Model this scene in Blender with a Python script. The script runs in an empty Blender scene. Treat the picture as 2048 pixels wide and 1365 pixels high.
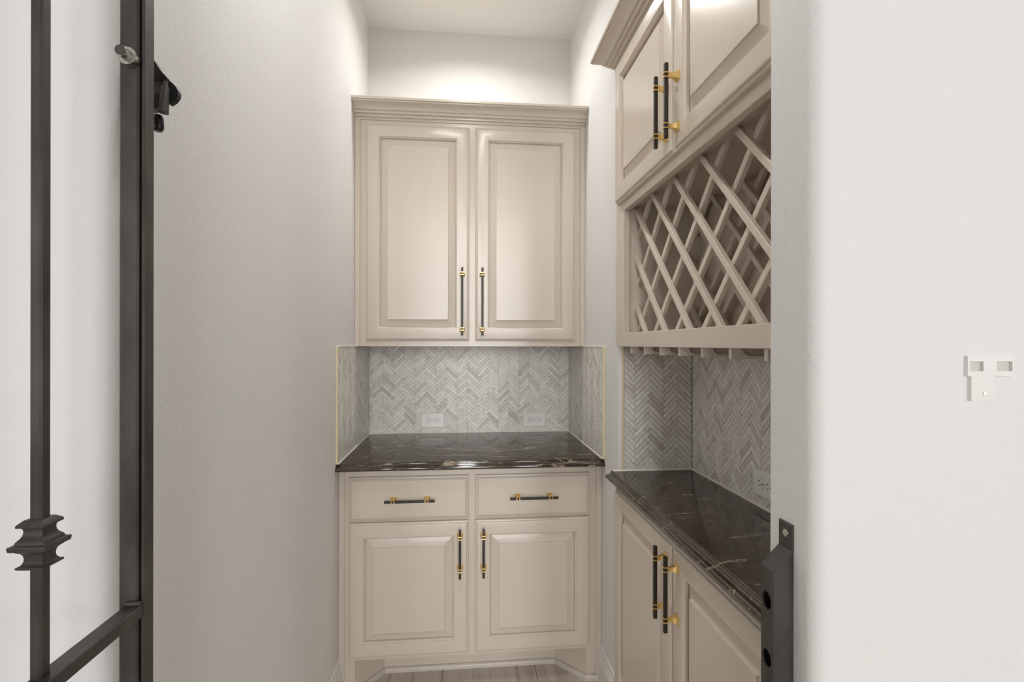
import bpy, math, random
from mathutils import Matrix, Vector
random.seed(11)
S = bpy.context.scene
C = S.collection

# ------------------------------------------------------------------ camera, world, lights, exposure
CAM_H = 1.3625
cd = bpy.data.cameras.new('camera'); cam = bpy.data.objects.new('camera', cd); C.objects.link(cam)
cd.sensor_fit = 'HORIZONTAL'; cd.sensor_width = 36.0; cd.lens = 18.0
cd.shift_y = 6.2 / 2048.0
cd.clip_start = 0.02; cd.clip_end = 100
YAW, ROLL = 0.0957, 0.0015
cam.matrix_world = Matrix.Translation((0, 0, CAM_H)) @ Matrix.Rotation(-YAW, 4, 'Z') @ Matrix.Rotation(math.pi / 2, 4, 'X') @ Matrix.Rotation(ROLL, 4, 'Z')
S.camera = cam

w = bpy.data.worlds.new('sky'); S.world = w; w.use_nodes = True
bg = w.node_tree.nodes['Background']
bg.inputs['Color'].default_value = (0.985, 0.995, 1.0, 1); bg.inputs['Strength'].default_value = 13.6

S.view_settings.view_transform = 'Standard'; S.view_settings.look = 'None'
S.view_settings.gamma = 1.0; S.view_settings.use_curve_mapping = False
S.view_settings.exposure = 0.27

FLOOR = 0.024          # floor level
CEIL = 2.942

def lamp(name, kind, loc, energy, color=(1, 1, 1), rot=(0, 0, 0), **kw):
    l = bpy.data.lights.new(name, kind); l.energy = energy; l.color = color
    for k, v in kw.items(): setattr(l, k, v)
    o = bpy.data.objects.new(name, l); C.objects.link(o); o.location = loc; o.rotation_euler = rot
    return o

# daylight enters the hall by three two-storey windows far behind the camera (portals only guide the sampling)
HB = -11.5             # hall back wall
WINS = [(-2.6, -1.1), (-0.30, 0.80), (1.6, 3.1)]
WZ0, WZ1 = 0.30, 5.40
GREAT, GCEIL = -2.0, 6.0      # the hall opens into a two-storey room
for i, (a, b) in enumerate(WINS):
    p = lamp('window_portal', 'AREA', ((a + b) / 2, HB - 0.16, (WZ0 + WZ1) / 2), 1, rot=(math.pi / 2, 0, 0), shape='RECTANGLE', size=b - a, size_y=WZ1 - WZ0)
    p.data.cycles.is_portal = True

for sx in (-1, 1):  # portals for the added side windows
    p = lamp('window_portal', 'AREA', (sx * 3.36, -1.75, 1.55), 1, rot=(0, sx * math.pi / 2, 0), shape='RECTANGLE', size=0.8, size_y=0.70)
    p.data.cycles.is_portal = True

# ------------------------------------------------------------------ materials
def mat(name, col, rough=0.5, metal=0.0, spec=0.5, coat=0.0):
    m = bpy.data.materials.new(name); m.use_nodes = True
    b = m.node_tree.nodes['Principled BSDF']
    b.inputs['Base Color'].default_value = (*col, 1); b.inputs['Roughness'].default_value = rough
    b.inputs['Metallic'].default_value = metal; b.inputs['Specular IOR Level'].default_value = spec
    b.inputs['Coat Weight'].default_value = coat; b.inputs['Coat Roughness'].default_value = 0.05
    return m
class N:
    def __init__(s, m): s.m = m; s.t = m.node_tree; s.b = s.t.nodes['Principled BSDF']
    def n(s, typ, **kw):
        x = s.t.nodes.new(typ)
        for k, v in kw.items():
            if k in x.inputs: x.inputs[k].default_value = v
            else: setattr(x, k, v)
        return x
    def l(s, a, b): s.t.links.new(a, b)
    def pos(s, scale=(1, 1, 1), rot=(0, 0, 0)):
        g = s.n('ShaderNodeNewGeometry'); mp = s.n('ShaderNodeMapping'); mp.inputs['Scale'].default_value = scale; mp.inputs['Rotation'].default_value = rot
        s.l(g.outputs['Position'], mp.inputs['Vector']); return mp.outputs['Vector']
    def noise(s, vec, scale, detail=2.0, rough=0.5, dist=0.0):
        x = s.n('ShaderNodeTexNoise'); x.inputs['Scale'].default_value = scale; x.inputs['Detail'].default_value = detail
        x.inputs['Roughness'].default_value = rough; x.inputs['Distortion'].default_value = dist
        s.l(vec, x.inputs['Vector']); return x.outputs['Fac']
    def ramp(s, fac, stops, interp='LINEAR'):
        r = s.n('ShaderNodeValToRGB'); e = r.color_ramp; e.interpolation = interp
        while len(e.elements) < len(stops): e.elements.new(0.5)
        for q, (p, c) in zip(e.elements, stops):
            q.position = p; q.color = (*c, 1) if len(c) == 3 else c
        s.l(fac, r.inputs['Fac']); return r.outputs['Color']
    def mix(s, fac, a, b, mode='MIX'):
        x = s.n('ShaderNodeMix', data_type='RGBA', blend_type=mode)
        for sock, v in ((x.inputs[0], fac), (x.inputs[6], a), (x.inputs[7], b)):
            if isinstance(v, (int, float)): sock.default_value = v
            elif isinstance(v, tuple): sock.default_value = (*v, 1)
            else: s.l(v, sock)
        return x.outputs[2]
    def math(s, op, a, b=0.0):
        x = s.n('ShaderNodeMath', operation=op)
        for i, v in enumerate((a, b)):
            if isinstance(v, (int, float)): x.inputs[i].default_value = v
            else: s.l(v, x.inputs[i])
        return x.outputs[0]
    def bump(s, h, strength, dist):
        x = s.n('ShaderNodeBump'); x.inputs['Strength'].default_value = strength; x.inputs['Distance'].default_value = dist
        s.l(h, x.inputs['Height']); s.l(x.outputs['Normal'], s.b.inputs['Normal'])
    def color(s, c): s.l(c, s.b.inputs['Base Color'])

M = {}
M['wall'] = mat('painted_plaster', (0.80, 0.795, 0.782), 0.62, spec=0.35)
k = N(M['wall']); h = k.math('ADD', k.noise(k.pos(), 150, 2.5, 0.55, 0.4), k.math('MULTIPLY', k.noise(k.pos(), 45, 2), 0.6)); k.bump(h, 0.42, 0.0022)
M['ceiling'] = mat('ceiling_paint', (0.78, 0.777, 0.766), 0.8, spec=0.2)
k = N(M['ceiling']); k.bump(k.noise(k.pos(), 120, 2), 0.25, 0.0015)
M['hall'] = mat('hall_low_bounce_paint', (0.22, 0.19, 0.16), 0.6, spec=0.3)  # dark tone chosen so the unseen hall bounces less light
M['trim'] = mat('white_trim_paint', (0.80, 0.79, 0.77), 0.35)
M['paint'] = mat('taupe_cabinet_paint', (0.66, 0.58, 0.498), 0.22, spec=0.5)
k = N(M['paint']); k.bump(k.noise(k.pos((1, 1, 0.25)), 60, 2), 0.05, 0.001)
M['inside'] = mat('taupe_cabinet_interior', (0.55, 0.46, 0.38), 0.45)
M['shoe'] = mat('shoe_paint', (0.64, 0.58, 0.51), 0.35)
M['brass'] = mat('satin_brass', (0.86, 0.60, 0.23), 0.28, metal=1.0)
M['bar'] = mat('bronze_black_bar', (0.030, 0.022, 0.017), 0.42, metal=0.3)
M['iron'] = mat('blackened_iron', (0.052, 0.047, 0.042), 0.42, metal=0.35)
k = N(M['iron']); k.color(k.ramp(k.noise(k.pos((1, 1, 0.4)), 35, 3), [(0.3, (0.046, 0.043, 0.040)), (0.7, (0.084, 0.074, 0.065))])); k.bump(k.noise(k.pos(), 300, 2), 0.15, 0.0004)
M['black'] = mat('black_cast_metal', (0.012, 0.012, 0.012), 0.30, metal=0.2)
M['hole'] = mat('hole_shade', (0.004, 0.004, 0.004), 0.9, spec=0.0)  # near-black stands in for the shade inside slots and holes
M['zinc'] = mat('zinc_steel', (0.62, 0.60, 0.56), 0.3, metal=1.0)
M['plastic'] = mat('white_plastic', (0.87, 0.86, 0.835), 0.22)
M['plastic_shade'] = mat('white_plastic_shaded', (0.64, 0.63, 0.60), 0.5)  # white plastic greyed for shade in slots and gaps; screws share it
M['grout'] = mat('grout', (0.70, 0.68, 0.635), 0.8, spec=0.2)
M['caulk'] = mat('white_caulk', (0.78, 0.74, 0.67), 0.55)
M['edging'] = mat('cream_metal_edging', (0.80, 0.70, 0.47), 0.35)
M['window_frame'] = mat('window_frame_paint', (0.75, 0.75, 0.74), 0.4)

def tile_mat(name, joined):
    m = mat(name, (0.6, 0.59, 0.56), 0.32)
    k = N(m)
    if joined:
        a = k.n('ShaderNodeAttribute', attribute_name='tone'); r = a.outputs['Fac']
    else:
        r = k.n('ShaderNodeObjectInfo').outputs['Random']
    base = k.ramp(r, [(0.0, (0.61, 0.573, 0.515)), (0.10, (0.70, 0.668, 0.61)), (0.25, (0.79, 0.76, 0.702)), (0.6, (0.835, 0.807, 0.75)), (0.88, (0.87, 0.845, 0.795)), (1.0, (0.92, 0.90, 0.855))])
    v = k.noise(k.pos(), 38, 5, 0.62, 1.6)
    vein = k.ramp(v, [(0.34, (0.78, 0.765, 0.74)), (0.44, (0.95, 0.945, 0.94)), (0.6, (1.02, 1.02, 1.02))])
    c = k.mix(1.0, base, vein, 'MULTIPLY')
    sp = k.ramp(k.noise(k.pos(), 420, 2, 0.6), [(0.30, (0.80, 0.79, 0.77)), (0.42, (1, 1, 1))])
    k.color(k.mix(1.0, c, sp, 'MULTIPLY'))
    return m
M['tile'] = tile_mat('marble_mosaic', False); M['tile_joined'] = tile_mat('marble_mosaic_joined', True)

def granite(name, rot, thr):
    m = mat(name, (0.02, 0.015, 0.011), 0.07, spec=0.95)
    k = N(m)
    base = k.ramp(k.noise(k.pos(), 14, 5, 0.6, 0.8), [(0.3, (0.018, 0.012, 0.008)), (0.55, (0.040, 0.027, 0.018)), (0.75, (0.070, 0.048, 0.033))])
    p = k.pos((1.5, 6.5, 5.0), rot)
    mask = k.ramp(k.noise(k.pos((1.0, 2.2, 1.0), rot), 3.6, 2, 0.5), [(0.40, (0, 0, 0)), (0.50, (1, 1, 1))])
    streak = k.ramp(k.noise(p, 2.6, 6, 0.6, 1.3), [(thr, (0, 0, 0)), (thr + 0.025, (1, 1, 1)), (thr + 0.05, (0.12, 0.12, 0.12)), (thr + 0.09, (0, 0, 0))])
    p2 = k.pos((3.0, 9.0, 5.0), (rot[0], rot[1], rot[2] + 0.5))
    fleck = k.ramp(k.noise(p2, 16, 4, 0.65, 2.2), [(0.60, (0, 0, 0)), (0.65, (1, 1, 1))])
    gate = k.ramp(k.noise(k.pos(), 5.0, 3, 0.6), [(0.45, (0, 0, 0)), (0.62, (1, 1, 1))])
    c = k.mix(k.math('MULTIPLY', k.math('MULTIPLY', streak, mask), 0.9), base, (0.46, 0.36, 0.25))
    c = k.mix(k.math('MULTIPLY', k.math('MULTIPLY', fleck, gate), 0.85), c, (0.42, 0.34, 0.25))
    k.color(c)
    return m
M['granite'] = granite('dark_granite', (0, 0, 0.16), 0.575)
M['granite_niche'] = granite('dark_granite_niche', (0, 0, 1.35), 0.61)

M['floor'] = mat('striped_stone', (0.55, 0.5, 0.44), 0.3)
k = N(M['floor'])
c = k.ramp(k.noise(k.pos((34, 0.35, 1)), 1.0, 5, 0.7, 0.1), [(0.30, (0.20, 0.165, 0.13)), (0.39, (0.47, 0.41, 0.34)), (0.46, (0.62, 0.565, 0.49)), (0.62, (0.70, 0.65, 0.58)), (0.74, (0.56, 0.50, 0.43))])
ln = k.ramp(k.noise(k.pos((60, 0.22, 1)), 1.1, 3, 0.5), [(0.30, (0.34, 0.29, 0.24)), (0.345, (1, 1, 1))])
k.color(k.mix(1.0, c, ln, 'MULTIPLY'))
M['floor_grout'] = mat('floor_grout', (0.42, 0.38, 0.33), 0.8)

M['glass'] = bpy.data.materials.new('window_glass'); M['glass'].use_nodes = True
t = M['glass'].node_tree; t.nodes.remove(t.nodes['Principled BSDF'])
tr = t.nodes.new('ShaderNodeBsdfTransparent'); gl = t.nodes.new('ShaderNodeBsdfGlossy'); gl.inputs['Roughness'].default_value = 0.02
mx = t.nodes.new('ShaderNodeMixShader'); mx.inputs[0].default_value = 0.05
t.links.new(tr.outputs[0], mx.inputs[1]); t.links.new(gl.outputs[0], mx.inputs[2]); t.links.new(mx.outputs[0], t.nodes['Material Output'].inputs['Surface'])
M['lamp_glow'] = mat('lamp_glow', (1, 1, 1), 0.5)
N(M['lamp_glow']).b.inputs['Emission Color'].default_value = (1, 0.97, 0.92, 1); N(M['lamp_glow']).b.inputs['Emission Strength'].default_value = 9.0

# ------------------------------------------------------------------ geometry helpers
def props(o, label=None, cat=None, group=None, kind=None):
    for a, b in (('label', label), ('category', cat), ('group', group), ('kind', kind)):
        if b: o[a] = b
    return o

class MB:
    """collects shapes, builds ONE mesh object"""
    def __init__(s): s.v = []; s.f = []; s.tone = None
    def add(s, vs, fs):
        o = len(s.v); s.v += [tuple(x) for x in vs]; s.f += [tuple(i + o for i in q) for q in fs]; return s
    def box(s, x0, x1, y0, y1, z0, z1):
        return s.add([(x0, y0, z0), (x1, y0, z0), (x1, y1, z0), (x0, y1, z0), (x0, y0, z1), (x1, y0, z1), (x1, y1, z1), (x0, y1, z1)],
                     [(0, 3, 2, 1), (4, 5, 6, 7), (0, 1, 5, 4), (1, 2, 6, 5), (2, 3, 7, 6), (3, 0, 4, 7)])
    def cbox(s, x0, x1, y0, y1, z0, z1, c=0.002):
        """chamfered box"""
        vs = []; ix = {}
        X, Y, Z = (x0, x1), (y0, y1), (z0, z1); sg = (1, -1)
        for i in (0, 1):
            for j in (0, 1):
                for m in (0, 1):
                    ix[i, j, m, 0] = len(vs); vs.append((X[i], Y[j] + sg[j] * c, Z[m] + sg[m] * c))
                    ix[i, j, m, 1] = len(vs); vs.append((X[i] + sg[i] * c, Y[j], Z[m] + sg[m] * c))
                    ix[i, j, m, 2] = len(vs); vs.append((X[i] + sg[i] * c, Y[j] + sg[j] * c, Z[m]))
        fs = []
        for i in (0, 1):
            fs.append([ix[i, 0, 0, 0], ix[i, 1, 0, 0], ix[i, 1, 1, 0], ix[i, 0, 1, 0]])
            fs.append([ix[0, i, 0, 1], ix[1, i, 0, 1], ix[1, i, 1, 1], ix[0, i, 1, 1]])
            fs.append([ix[0, 0, i, 2], ix[1, 0, i, 2], ix[1, 1, i, 2], ix[0, 1, i, 2]])
        for a in (0, 1):
            for b in (0, 1):
                fs.append([ix[a, b, 0, 0], ix[a, b, 1, 0], ix[a, b, 1, 1], ix[a, b, 0, 1]])
                fs.append([ix[a, 0, b, 0], ix[a, 1, b, 0], ix[a, 1, b, 2], ix[a, 0, b, 2]])
                fs.append([ix[0, a, b, 1], ix[1, a, b, 1], ix[1, a, b, 2], ix[0, a, b, 2]])
                for d in (0, 1): fs.append([ix[a, b, d, 0], ix[a, b, d, 1], ix[a, b, d, 2]])
        ctr = Vector(((x0 + x1) / 2, (y0 + y1) / 2, (z0 + z1) / 2)); out = []
        for q in fs:
            p = [Vector(vs[i]) for i in q]; n = (p[1] - p[0]).cross(p[2] - p[0])
            out.append(q if n.dot(sum(p, Vector()) / len(p) - ctr) > 0 else q[::-1])
        return s.add(vs, out)
    def prism(s, poly, a, b, axis='Z'):
        """poly: 2D outline (ccw seen from +axis for Z); extruded from a to b along the axis"""
        n = len(poly)
        f3 = {'Z': lambda p, t: (p[0], p[1], t), 'X': lambda p, t: (t, p[0], p[1]), 'Y': lambda p, t: (p[0], t, p[1])}[axis]
        vs = [f3(p, a) for p in poly] + [f3(p, b) for p in poly]
        fs = [tuple(range(n))[::-1], tuple(range(n, 2 * n))] + [(i, (i + 1) % n, n + (i + 1) % n, n + i) for i in range(n)]
        return s.add(vs, fs)
    def sweep(s, rings, cap=True):
        """rings: equal-length closed loops of 3D points"""
        n = len(rings[0]); vs = [p for r in rings for p in r]; fs = []
        for r in range(len(rings) - 1):
            for i in range(n): fs.append((r * n + i, r * n + (i + 1) % n, (r + 1) * n + (i + 1) % n, (r + 1) * n + i))
        if cap: fs += [tuple(range(n))[::-1], tuple(range((len(rings) - 1) * n, len(rings) * n))]
        return s.add(vs, fs)
    def tube(s, path, rad, n=12, cap=True):
        rings = []
        P = [Vector(p) for p in path]; R = rad if isinstance(rad, (list, tuple)) else [rad] * len(P)
        for i, p in enumerate(P):
            d = (P[min(i + 1, len(P) - 1)] - P[max(i - 1, 0)]).normalized()
            a = d.cross(Vector((0, 0, 1)) if abs(d.z) < 0.9 else Vector((1, 0, 0))).normalized(); b = d.cross(a)
            rings.append([tuple(p + (a * math.cos(t) + b * math.sin(t)) * R[i]) for t in [2 * math.pi * j / n for j in range(n)]])
        return s.sweep(rings, cap)
    def build(s, name, m, parent=None, smooth=False, origin=None, world=True):
        """verts are in world coordinates; parents are unrotated empties/meshes (world=False: already parent-local)"""
        me = bpy.data.meshes.new(name)
        if origin is None:
            if parent is None:
                xs, ys, zs = zip(*s.v); origin = ((min(xs) + max(xs)) / 2, (min(ys) + max(ys)) / 2, min(zs))
            else: origin = (0, 0, 0)
        base = Vector(origin)
        if parent is not None and world: base = wloc(parent) + base
        me.from_pydata([tuple(Vector(p) - base) for p in s.v], [], s.f); me.validate()
        fix_normals(me)
        me.materials.append(M[m] if isinstance(m, str) else m)
        if s.tone is not None:
            at = me.attributes.new('tone', 'FLOAT', 'FACE')
            for i, q in enumerate(s.tone[:len(me.polygons)]): at.data[i].value = q
        o = bpy.data.objects.new(name, me); C.objects.link(o)
        if parent is not None: o.parent = parent; o.location = origin
        else: o.location = base
        if smooth: soft(me, smooth if not isinstance(smooth, bool) else 40)
        return o
import bmesh
def fix_normals(me):
    bm = bmesh.new(); bm.from_mesh(me); bmesh.ops.recalc_face_normals(bm, faces=bm.faces); bm.to_mesh(me); bm.free()
def soft(me, deg):
    bm = bmesh.new(); bm.from_mesh(me); lim = math.radians(deg)
    for f in bm.faces: f.smooth = True
    for e in bm.edges: e.smooth = len(e.link_faces) == 2 and e.calc_face_angle(0) < lim
    bm.to_mesh(me); bm.free()
def wloc(o):
    v = Vector(o.location)
    while o.parent: o = o.parent; v = v + Vector(o.location)
    return v
def thing(name, loc, label, cat, group=None):
    o = bpy.data.objects.new(name, None); C.objects.link(o); o.location = loc; o.empty_display_size = 0.05
    return props(o, label, cat, group)
def struct(o): o['kind'] = 'structure'; return o
def arc(cx, cy, r, a0, a1, n=8):
    return [(cx + r * math.cos(math.radians(a0 + (a1 - a0) * i / n)), cy + r * math.sin(math.radians(a0 + (a1 - a0) * i / n))) for i in range(n + 1)]
def copy_obj(o, parent, loc, rot=None):
    c = o.copy(); C.objects.link(c); c.parent = parent; c.location = loc
    if rot is not None: c.rotation_euler = rot
    return c

# ------------------------------------------------------------------ main dimensions (metres, camera above the origin)
XL, XR, YB = -0.470, 0.552, 2.612           # alcove walls
NY, NX = 1.776, 0.828                        # niche: far wall, long wall
JX, JY0, JY1 = 0.480, 0.656, 0.768           # right door jamb, wall faces
LY = 0.737                                   # face of the wall left of the opening
CT = 0.914                                   # worktop height
UB = 1.3525                                  # underside of the upper cabinets = top of the tiling

# ------------------------------------------------------------------ room shell
o = MB().prism([(XL, YB + 0.3)] + [(XL, LY + 0.022)] + arc(XL - 0.022, LY + 0.022, 0.022, 0, -90, 10)[1:] + [(-3.2, LY), (-3.2, YB + 0.3)], FLOOR - 0.06, CEIL + 0.05).build('wall_left', 'wall', smooth=30)
struct(o)
struct(MB().box(XL - 0.01, XR + 0.01, YB, YB + 0.3, FLOOR - 0.06, CEIL + 0.05).build('wall_back', 'wall'))
rc = 0.010
o = MB().prism([(XR, YB + 0.3), (XR, NY + rc)] + arc(XR + rc, NY + rc, rc, 180, 270, 6)[1:] + [(NX, NY), (NX, JY1), (3.2, JY1), (3.2, YB + 0.3)], FLOOR - 0.06, CEIL + 0.05).build('wall_right', 'wall', smooth=30)
struct(o)
o = MB().prism([(3.2, JY1), (JX + 0.012, JY1)] + arc(JX + 0.012, JY1 - 0.012, 0.012, 90, 180, 6)[1:] + arc(JX + 0.022, JY0 + 0.022, 0.022, 180, 270, 10) + [(3.2, JY0)], FLOOR - 0.06, CEIL + 0.05).build('wall_front', 'wall', smooth=30)
struct(o)
struct(MB().box(XL - 0.03, JX + 0.03, 0.672, 0.752, 2.46, CEIL + 0.04).build('wall_header', 'wall'))
struct(MB().box(-3.2, 3.2, GREAT, YB + 0.3, CEIL, CEIL + 0.12).build('ceiling', 'ceiling'))
struct(MB().box(-3.2, 3.2, HB - 0.3, GREAT, GCEIL, GCEIL + 0.12).build('ceiling_hall', 'hall'))
struct(MB().box(-3.2, 3.2, GREAT, GREAT + 0.12, CEIL + 0.12, GCEIL + 0.12).build('wall_hall_upper', 'hall'))
# hall behind the camera
SW = (-2.10, -1.40, 1.15, 1.95)          # unseen side windows added to light left wall and jamb: y range, z range
for sx, name in ((-1, 'wall_hall_left'), (1, 'wall_hall_right')):
    def xr(a, b): return sorted((sx * a, sx * b))
    e_ = LY if sx < 0 else YB
    mb = MB().box(*xr(3.2, 3.35), HB - 0.3, SW[0], FLOOR - 0.06, GCEIL + 0.05).box(*xr(3.2, 3.35), SW[1], e_, FLOOR - 0.06, GCEIL + 0.05)
    mb.box(*xr(3.201, 3.349), SW[0], SW[1], FLOOR - 0.06, SW[2]).box(*xr(3.201, 3.349), SW[0], SW[1], SW[3], GCEIL + 0.05)
    struct(mb.build(name, 'hall'))
    f = MB().box(*xr(3.25, 3.31), SW[0], SW[0] + 0.04, SW[2], SW[3]).box(*xr(3.25, 3.31), SW[1] - 0.04, SW[1], SW[2], SW[3])
    f.box(*xr(3.25, 3.31), SW[0] + 0.04, SW[1] - 0.04, SW[2], SW[2] + 0.04).box(*xr(3.25, 3.31), SW[0] + 0.04, SW[1] - 0.04, SW[3] - 0.04, SW[3])
    f = struct(f.build('window_4' if sx > 0 else 'window_5', 'window_frame'))
    MB().box(*xr(3.277, 3.283), SW[0] + 0.04, SW[1] - 0.04, SW[2] + 0.04, SW[3] - 0.04).build('pane', 'glass', f)
xs = [-3.2] + [x for ab in WINS for x in ab] + [3.2]
mb = MB()
for i in range(0, len(xs), 2): mb.box(xs[i], xs[i + 1], HB - 0.14, HB, FLOOR - 0.06, GCEIL + 0.05)
mb.box(-3.2, 3.2, HB - 0.139, HB - 0.001, FLOOR - 0.06, WZ0); mb.box(-3.2, 3.2, HB - 0.139, HB - 0.001, WZ1, GCEIL + 0.05)
struct(mb.build('wall_hall_back', 'hall'))
for i, (a, b) in enumerate(WINS):
    fr = MB(); y0, y1 = HB - 0.10, HB - 0.04
    fr.box(a, a + 0.05, y0, y1, WZ0, WZ1); fr.box(b - 0.05, b, y0, y1, WZ0, WZ1); fr.box(a + 0.05, b - 0.05, y0, y1, WZ0, WZ0 + 0.05); fr.box(a + 0.05, b - 0.05, y0, y1, WZ1 - 0.05, WZ1)
    f = struct(fr.build('window_%d' % (i + 1), 'window_frame'))
    mid = (a + b) / 2
    MB().box(mid - 0.02, mid + 0.02, y0 + 0.01, y1 - 0.01, WZ0 + 0.05, WZ1 - 0.05).build('mullion', 'window_frame', f)
    for q0, q1 in ((a + 0.05, mid - 0.02), (mid + 0.02, b - 0.05)):
        MB().box(q0, q1, HB - 0.073, HB - 0.067, WZ0 + 0.05, WZ1 - 0.05).build('pane', 'glass', f)

# floor: long stone planks with their own edges
fl = struct(MB().box(-3.2, 3.2, HB - 0.3, YB + 0.1, FLOOR - 0.06, FLOOR - 0.003).build('floor', 'floor_grout'))
fb = wloc(fl)
TW, TL = 0.30, 0.60
tm = MB().cbox(-TW / 2 + 0.001, TW / 2 - 0.001, -TL / 2 + 0.001, TL / 2 - 0.001, 0, 0.008, 0.0008).build('floor_tile', 'floor', fl, world=False)
first = True
for i in range(-6, 7):
    for j in range(-19, 5):
        x = 0.07 + i * TW; y = 0.25 + j * TL + (TL / 3) * (i % 3)
        if y - TL / 2 < HB - 0.05 or y + TL / 2 > YB + 0.28 or abs(x) > 2.2: continue
        loc = Vector((x, y, FLOOR - 0.008)) - fb
        if first: tm.location = loc; first = False
        else: copy_obj(tm, fl, loc)

# baseboards with a moulded top
def baseboard(name, pts):
    """pts: path along the wall foot; normal to the room is on the left of the path"""
    prof = [(0, 0), (0.014, 0), (0.014, 0.098), (0.011, 0.104), (0.011, 0.112), (0.007, 0.120), (0.005, 0.134), (0, 0.138)]
    (x0, y0), (x1, y1) = pts; L = math.hypot(x1 - x0, y1 - y0); nx, ny = -(y1 - y0) / L, (x1 - x0) / L
    r = [[(x + nx * o, y + ny * o, FLOOR + z) for o, z in prof] for x, y in pts]
    return struct(MB().sweep(r).build(name, 'trim'))
baseboard('baseboard_left', [(XL, 2.006), (XL, LY + 0.03)])
baseboard('baseboard_right', [(XR, NY + 0.012), (XR, 2.006)])
baseboard('baseboard_front_left', [(XL - 0.03, LY), (-3.2, LY)])
baseboard('baseboard_front_right', [(3.2, JY0), (JX + 0.03, JY0)])

# ------------------------------------------------------------------ herringbone tiling
TLn, TWn = 0.0742, 0.01484      # 5 : 1
def herringbone(W, H, u0=0.0, v0=0.0, joint=0.0011):
    n = 5; r2 = math.sqrt(0.5); out = []
    def rot(p): return ((p[0] - p[1]) * r2 * TWn + u0, (p[0] + p[1]) * r2 * TWn + v0)
    g = joint / 2 / TWn
    R = int(max(W, H) / TWn) + 12
    def clip(poly):
        for ax, lim, sg in ((0, joint, 1), (0, W - joint, -1), (1, joint, 1), (1, H - joint, -1)):
            q = []
            for i in range(len(poly)):
                a, b = poly[i], poly[(i + 1) % len(poly)]; da, db = sg * (a[ax] - lim), sg * (b[ax] - lim)
                if da >= 0: q.append(a)
                if da * db < 0: t_ = da / (da - db); q.append((a[0] + (b[0] - a[0]) * t_, a[1] + (b[1] - a[1]) * t_))
            poly = q
            if len(poly) < 3: return []
        return poly
    def area(p): return abs(sum(p[i][0] * p[(i + 1) % len(p)][1] - p[(i + 1) % len(p)][0] * p[i][1] for i in range(len(p)))) / 2
    for a in range(-R, R):
        for b in range(-R // n - 2, R // n + 3):
            for kind in (0, 1):
                x = a + n * b; y = a - n * b
                if kind == 0: q = (x, y, x + n, y + 1)
                else: q = (x, y + 1, x + 1, y + 1 + n)
                q = (q[0] + g, q[1] + g, q[2] - g, q[3] - g)
                P = [rot(p) for p in ((q[0], q[1]), (q[2], q[1]), (q[2], q[3]), (q[0], q[3]))]
                if max(p[0] for p in P) < 0 or min(p[0] for p in P) > W or max(p[1] for p in P) < 0 or min(p[1] for p in P) > H: continue
                full = all(joint < p[0] < W - joint and joint < p[1] < H - joint for p in P)
                pc = P if full else clip(P)
                if len(pc) >= 3 and area(pc) > 8e-6:
                    out.append(dict(poly=pc, full=full, kind=kind, area=area(pc), c=(sum(p[0] for p in P) / 4, sum(p[1] for p in P) / 4)))
    return out
def slab(mb, poly, f3, t, c=0.0005):
    """tile slab from outline poly in (u,v), f3(u,v,n) -> point; softened face edge"""
    n = len(poly); cu = sum(p[0] for p in poly) / n; cv = sum(p[1] for p in poly) / n
    def sh(p):
        L = math.hypot(p[0] - cu, p[1] - cv) or 1; return (p[0] - (p[0] - cu) / L * c * 1.4, p[1] - (p[1] - cv) / L * c * 1.4)
    r = [[f3(p[0], p[1], 0) for p in poly], [f3(p[0], p[1], t - c) for p in poly], [f3(*sh(p), t) for p in poly]]
    o = len(mb.v); mb.v += [p for q in r for p in q]
    for k_ in (0, 1):
        for i in range(n): mb.f.append((o + k_ * n + i, o + k_ * n + (i + 1) % n, o + (k_ + 1) * n + (i + 1) % n, o + (k_ + 1) * n + i))
    mb.f.append(tuple(o + 2 * n + i for i in range(n)))
full_mesh = None
def tiling(root, org, face, W, H, parts, u0=0.0, v0=0.0, keep=lambda u, v: True, thick=0.005):
    """face: rotation about Z turning local -Y (out of the wall) to the room; parts: how many tiles become single parts"""
    global full_mesh
    Rm = Matrix.Rotation(face, 3, 'Z'); org = Vector(org)
    T = herringbone(W, H, u0, v0)
    T.sort(key=lambda d: (not keep(*d['c']), -d['area']))
    if full_mesh is None:
        mb = MB(); a, b = TLn / 2 - 0.00055, TWn / 2 - 0.00055
        slab(mb, [(-a, -b), (a, -b), (a, b), (-a, b)], lambda u, v, n: (u, -n, v), thick)
        me = bpy.data.meshes.new('tile'); me.from_pydata(mb.v, [], mb.f); fix_normals(me); me.materials.append(M['tile']); full_mesh = me
    base = wloc(root); rest = MB(); tone = []
    for i, d in enumerate(T):
        lift = random.uniform(-0.0003, 0.0003)
        if i < parts and keep(*d['c']):
            if d['full']:
                o = bpy.data.objects.new('tile', full_mesh); C.objects.link(o); o.parent = root
                u, v = d['c']; ang = math.radians(45 if d['kind'] == 0 else 135)
                loc = org + Rm @ Vector((u, -lift, v)) - base
                tilt = Matrix.Rotation(random.uniform(-0.004, 0.004), 3, 'X')
                o.matrix_basis = Matrix.Translation(loc) @ (Rm @ Matrix.Rotation(-ang, 3, 'Y') @ tilt).to_4x4()
            else:
                mb = MB(); slab(mb, d['poly'], lambda u, v, n: tuple(org + Rm @ Vector((u, -n - lift, v))), thick)
                mb.build('tile', 'tile', root)
        else:
            k0 = len(rest.f); slab(rest, d['poly'], lambda u, v, n: tuple(org + Rm @ Vector((u, -n - lift, v))), thick)
            tone += [random.random()] * (len(rest.f) - k0)
    if rest.f:
        rest.tone = tone; o = rest.build('tile_field', 'tile_joined', root); o['kind'] = 'stuff'

TH = UB - CT
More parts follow.
